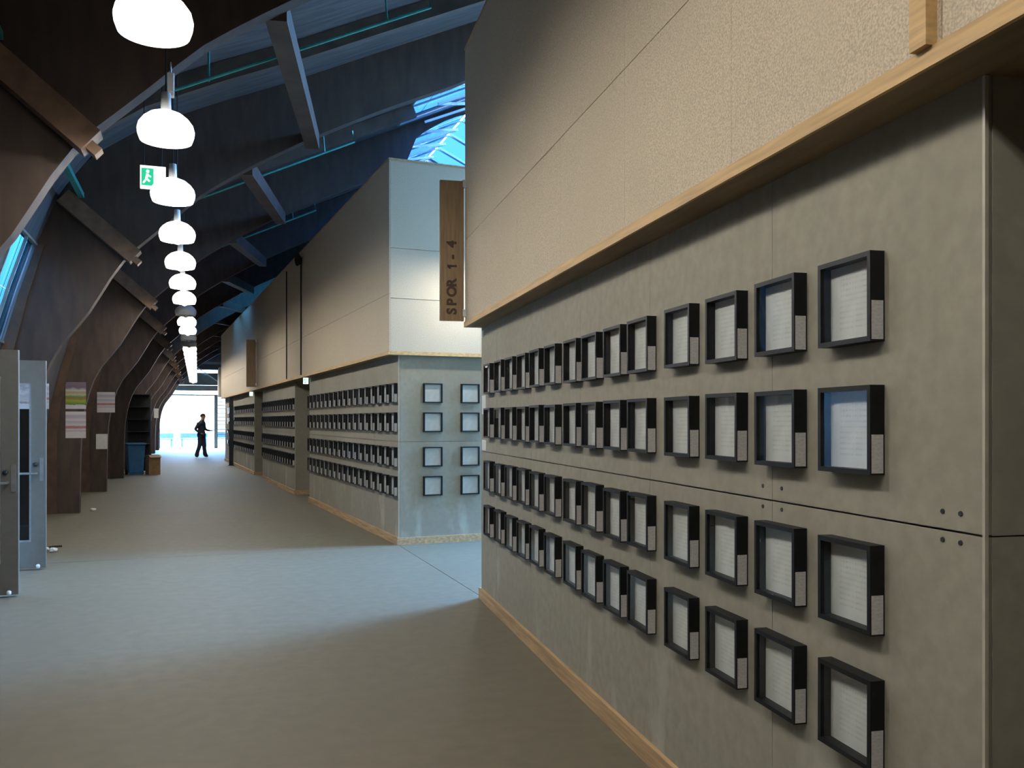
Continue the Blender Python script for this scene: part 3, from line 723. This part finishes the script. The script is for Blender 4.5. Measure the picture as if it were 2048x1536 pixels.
# wheelie bin, rack, cardboard
bx_, by_ = -1.66, 26.9
bn = thing('wheelie_bin', (bx_, by_, 0), radians(12), 'blue plastic wheelie bin by the timber arches', 'bin')
b0, b1 = .19, .235
body = MB().poly([(-b0, -b0, .06), (b0, -b0, .06), (b0, b0, .06), (-b0, b0, .06), (-b1, -b1, .84), (b1, -b1, .84), (b1, b1, .84), (-b1, b1, .84)],
                 [(0, 3, 2, 1), (4, 5, 6, 7), (0, 1, 5, 4), (1, 2, 6, 5), (2, 3, 7, 6), (3, 0, 4, 7)]).mesh('body', M['bluebin'])
put('body', bevel_mesh(body, .02), bn)
put('lid', bevel_mesh(MB().box(-.255, .255, -.265, .25, .845, .90).mesh('lid', M['bluebin']), .02), bn)
MB().tube([(-.2, .28, .86), (.2, .28, .86)], .018).build('handle', M['bluebin'], bn)
for x in (-.21, .21):
    wm = MB().lathe([(.002, -.03), (.09, -.03), (.09, .03), (.002, .03)], 18)
    for k in range(len(wm.v)): q = wm.v[k]; wm.v[k] = (x + q[2], .16 + q[0], .09 + q[1])
    wm.build('wheel', M['rubber'], bn)
MB().box(-.17, .17, -.18, -.1, 0, .06).build('foot', M['bluebin'], bn)

rk = thing('wire_rack', (-1.62, 27.75, 0), 0, 'tall dark open shelving rack behind the blue bin', 'rack')
for x in (-.32, .32):
    for y in (-.22, .22): MB().box(x - .015, x + .015, y - .015, y + .015, 0, 2.35).build('upright', M['darkmetal'], rk)
for k in range(7): MB().box(-.32, .32, -.22, .22, .12 + k * .36, .14 + k * .36).build('shelf', M['rubber'], rk)
MB().box(-.31, .31, .215, .225, .05, 2.3).build('back_panel', M['rubber'], rk)
crd = thing('cardboard_box', (-1.2, 27.0, 0), radians(20), 'open brown cardboard box on the floor beside the blue bin', 'box')
m = MB()
for a in ((-.16, .16, -.16, -.15), (-.16, .16, .15, .16), (-.16, -.15, -.15, .15), (.15, .16, -.15, .15)): m.box(a[0], a[1], a[2], a[3], 0, .55)
m.box(-.16, .16, -.16, .16, 0, .01); m.build('carton', M['card'], crd)
for k, (p, q) in enumerate((((-.16, -.16), (.16, -.16)), ((.16, .16), (-.16, .16)))):
    sgn = -1 if k == 0 else 1
    MB().poly([(p[0], p[1], .55), (q[0], q[1], .55), (q[0], q[1] + sgn * .12, .49), (p[0], p[1] + sgn * .12, .49), (p[0], p[1], .545), (q[0], q[1], .545), (q[0], q[1] + sgn * .12, .485), (p[0], p[1] + sgn * .12, .485)],
              [(0, 1, 2, 3), (7, 6, 5, 4), (0, 4, 5, 1), (1, 5, 6, 2), (2, 6, 7, 3), (3, 7, 4, 0)]).build('flap', M['card'], crd)

# scraps on the floor
def scrap(px, py, r, label, seed):
    x, y = floor_pt(px, py); g = random.Random(seed)
    bm = bmesh.new(); bmesh.ops.create_icosphere(bm, subdivisions=2, radius=r)
    for v in bm.verts: v.co *= g.uniform(.65, 1.15); v.co.z *= .55
    mz = min(v.co.z for v in bm.verts)
    for v in bm.verts: v.co.z -= mz
    me = bpy.data.meshes.new('paper_scrap'); bm.to_mesh(me); bm.free(); me.materials.append(M['paper'])
    tag(put('paper_scrap', me, None, (x, y, 0)), label, 'scrap', 'paper scraps on the floor')
scrap(106, 1104, .05, 'crumpled white paper scrap lying by the dark stick', 1); scrap(92, 1102, .04, 'smaller crumpled paper scrap close to the door edge', 2)
scrap(186, 1022, .05, 'crumpled white scrap at the foot of the poster arch', 3); scrap(168, 965, .06, 'pale scrap at the foot of the arch with two notices', 5)
x, y = floor_pt(90, 1097); x2, y2 = floor_pt(124, 1094)
tag(MB().tube([(x, y, .012), ((x + x2) / 2, (y + y2) / 2 + .02, .012), (x2, y2, .012)], .012, 6).build('stick', M['rubber']), 'thin dark stick lying on the floor by the open door', 'stick')

# benches outside the bright end
for k, x in enumerate((-2.2, -.2, 1.8)):
    t = thing('outdoor_bench', (x, 57.5 + .4 * k, -.121), radians(4 * k - 4), 'blue-grey bench outside beyond the bright opening', 'bench', 'benches outside the end')
    MB().box(-.8, .8, -.2, .2, .46, .52).build('seat', M['bench'], t); MB().box(-.8, .8, .2, .25, .55, .85).build('backrest', M['bench'], t)
    for xx in (-.7, .7):
        MB().box(xx - .04, xx + .04, -.18, -.1, 0, .46).build('leg', M['bench'], t); MB().box(xx - .04, xx + .04, .17, .25, 0, .56).build('leg', M['bench'], t)

# ------------------------------------------------------------------ the person near the bright end
def person():
    fx, fy = floor_pt(404, 915)
    t = thing('person', (fx, fy, 0), radians(-18), 'person in dark jacket and trousers standing side-on, holding a flat sheet', 'person')
    # local frame: +x is the way the person faces, y to their left
    V = []; E = []; R = []
    def v(x, y, z, r, link=None):
        V.append((x, y, z)); rr = r if isinstance(r, tuple) else (r, r); kk = 1.22 if rr[0] > .11 else (1.14 if rr[0] > .04 and z < 1.5 else 1.0); R.append((rr[0] * kk, rr[1] * kk)); i = len(V) - 1
        if link is not None: E.append((link, i))
        return i
    pel = v(-.02, 0, .95, (.16, .13)); wst = v(-.03, 0, 1.12, (.155, .125), pel); ch = v(-.02, 0, 1.32, (.185, .14), wst); sh = v(-.01, 0, 1.46, (.12, .10), ch)
    nk = v(.02, 0, 1.54, .07, sh); hd0 = v(.045, 0, 1.61, (.085, .09), nk); hd = v(.05, 0, 1.70, (.09, .108), hd0); hdt = v(.04, 0, 1.775, (.06, .07), hd)
    for sgn, kx, kz, ax, toe in ((1, .05, .50, .10, .12), (-1, -.06, .49, -.21, .10)):
        hp = v(-.02 + .02 * sgn, .09 * sgn, .90, .105, pel); kn = v(kx, .10 * sgn, kz, .082, hp); an = v(ax, .10 * sgn, .09, .062, kn)
        v(ax + toe, .11 * sgn, .045, .042, an); v(ax - .05, .10 * sgn, .045, .04, an)
    def hand(wr, p, d, up, side):
        """palm and five fingers from wrist p along d, curling toward up"""
        d = Vector(d).normalized(); up = Vector(up).normalized(); sd_ = d.cross(up) * side
        pc = Vector(p) + d * .055; pm = v(*pc, .026, wr)
        for q, (off, ln) in enumerate(((-.03, .062), (-.01, .072), (.01, .068), (.03, .055))):
            a = pc + d * .035 + sd_ * off; i1 = v(*a, .011, pm); b = a + d * ln * .6 + up * .012; i2 = v(*b, .0095, i1); c2 = b + d * ln * .3 + up * .03; v(*c2, .008, i2)
        a = pc - d * .015 - sd_ * .035 + up * .008; i1 = v(*a, .012, pm); b = a + d * .03 - sd_ * .012 + up * .025; v(*b, .010, i1)
    # left arm reaching forward with the sheet, right elbow drawn back
    s1 = v(.0, .19, 1.42, .075, sh); e1 = v(.05, .25, 1.15, .058, s1); w1 = v(.29, .20, 1.10, .036, e1); hand(w1, (.29, .20, 1.10), (1, -.1, .05), (0, 0, 1), 1)
    s2 = v(-.02, -.19, 1.42, .075, sh); e2 = v(-.20, -.27, 1.17, .06, s2); w2 = v(.02, -.24, 1.0, .036, e2); hand(w2, (.02, -.24, 1.0), (1, .25, -.3), (0, 0, 1), -1)
    me = bpy.data.meshes.new('body'); me.from_pydata(V, E, []); ob = bpy.data.objects.new('body_tmp', me); COL.objects.link(ob)
    md = ob.modifiers.new('skin', 'SKIN'); md.use_smooth_shade = True
    sk = me.skin_vertices[0].data
    for i, r in enumerate(R): sk[i].radius = r; sk[i].use_root = (i == 0)
    ob.modifiers.new('sub', 'SUBSURF').levels = 1
    bpy.context.view_layer.update()
    bme = bpy.data.meshes.new_from_object(ob.evaluated_get(bpy.context.evaluated_depsgraph_get())); bpy.data.objects.remove(ob)
    bme.materials.clear()
    for q in ('jacket', 'trousers', 'skin', 'shoe'): bme.materials.append(M[q])
    for p in bme.polygons:
        c_ = p.center
        k = 0
        if c_.z < .90: k = 1
        if c_.z < .085: k = 3
        if c_.z > 1.53: k = 2
        if (c_.x > .29 and .98 < c_.z < 1.25) or (c_.y < -.2 and c_.x > .03 and c_.z < 1.02): k = 2
        p.material_index = k; p.use_smooth = True
    bme.name = 'body'; put('body', bme, t)
    # hair, ears, nose
    bm = bmesh.new(); bmesh.ops.create_uvsphere(bm, u_segments=20, v_segments=14, radius=1)
    bmesh.ops.delete(bm, geom=[q for q in bm.verts if q.co.z < -.15 and q.co.x > -.2 or q.co.z < -.6], context='VERTS')
    for q in bm.verts: q.co = Vector((q.co.x * .112 + .035, q.co.y * .095, q.co.z * .11 + 1.715))
    hm = bpy.data.meshes.new('hair'); bm.to_mesh(hm); bm.free(); hm.materials.append(M['hair']); put('hair', hm, t)
    for sgn in (1, -1): MB().lathe([(.002, -.012), (.02, -.01), (.026, 0), (.02, .01), (.002, .012)], 12, (0.04, 0.088 * sgn, 1.68)).build('ear', M['skin'], t, True)
    MB().poly([(.135, -.014, 1.665), (.135, .014, 1.665), (.168, 0, 1.662), (.138, 0, 1.71)], [(0, 1, 2), (1, 3, 2), (3, 0, 2), (0, 3, 1)]).build('nose', M['skin'], t)
    for sgn in (1, -1): MB().lathe([(.001, -.009), (.008, -.005), (.010, 0), (.008, .005), (.001, .009)], 10, (.136, .03 * sgn, 1.705)).build('eye', M['hair'], t, True)
    MB().box(.128, .14, -.022, .022, 1.628, 1.636).build('mouth', M['hair'], t)
    # jacket hem and collar
    hem = MB().lathe([(.16, .86), (.175, .90), (.17, 1.0), (.165, 1.0), (.165, .9), (.155, .86)], 24, (-.02, 0, 0)); hem.build('jacket_hem', M['jacket'], t, True)
    col_ = MB().lathe([(.085, 1.49), (.09, 1.56), (.08, 1.56), (.075, 1.49)], 18, (.015, 0, 0)); col_.build('collar', M['jacket'], t, True)
    c, s = cos(radians(-18)), sin(radians(-18)); lx, ly = .45, .18
    sh_ = thing('sheet', (fx + lx * c - ly * s, fy + lx * s + ly * c, 1.135), radians(-18), 'flat sheet held out in the hand of the person', 'sheet')
    put('page_stack', bevel_mesh(MB().box(-.11, .14, -.1, .1, 0, .012).mesh('page_stack', M['grey']), .002), sh_)
person()
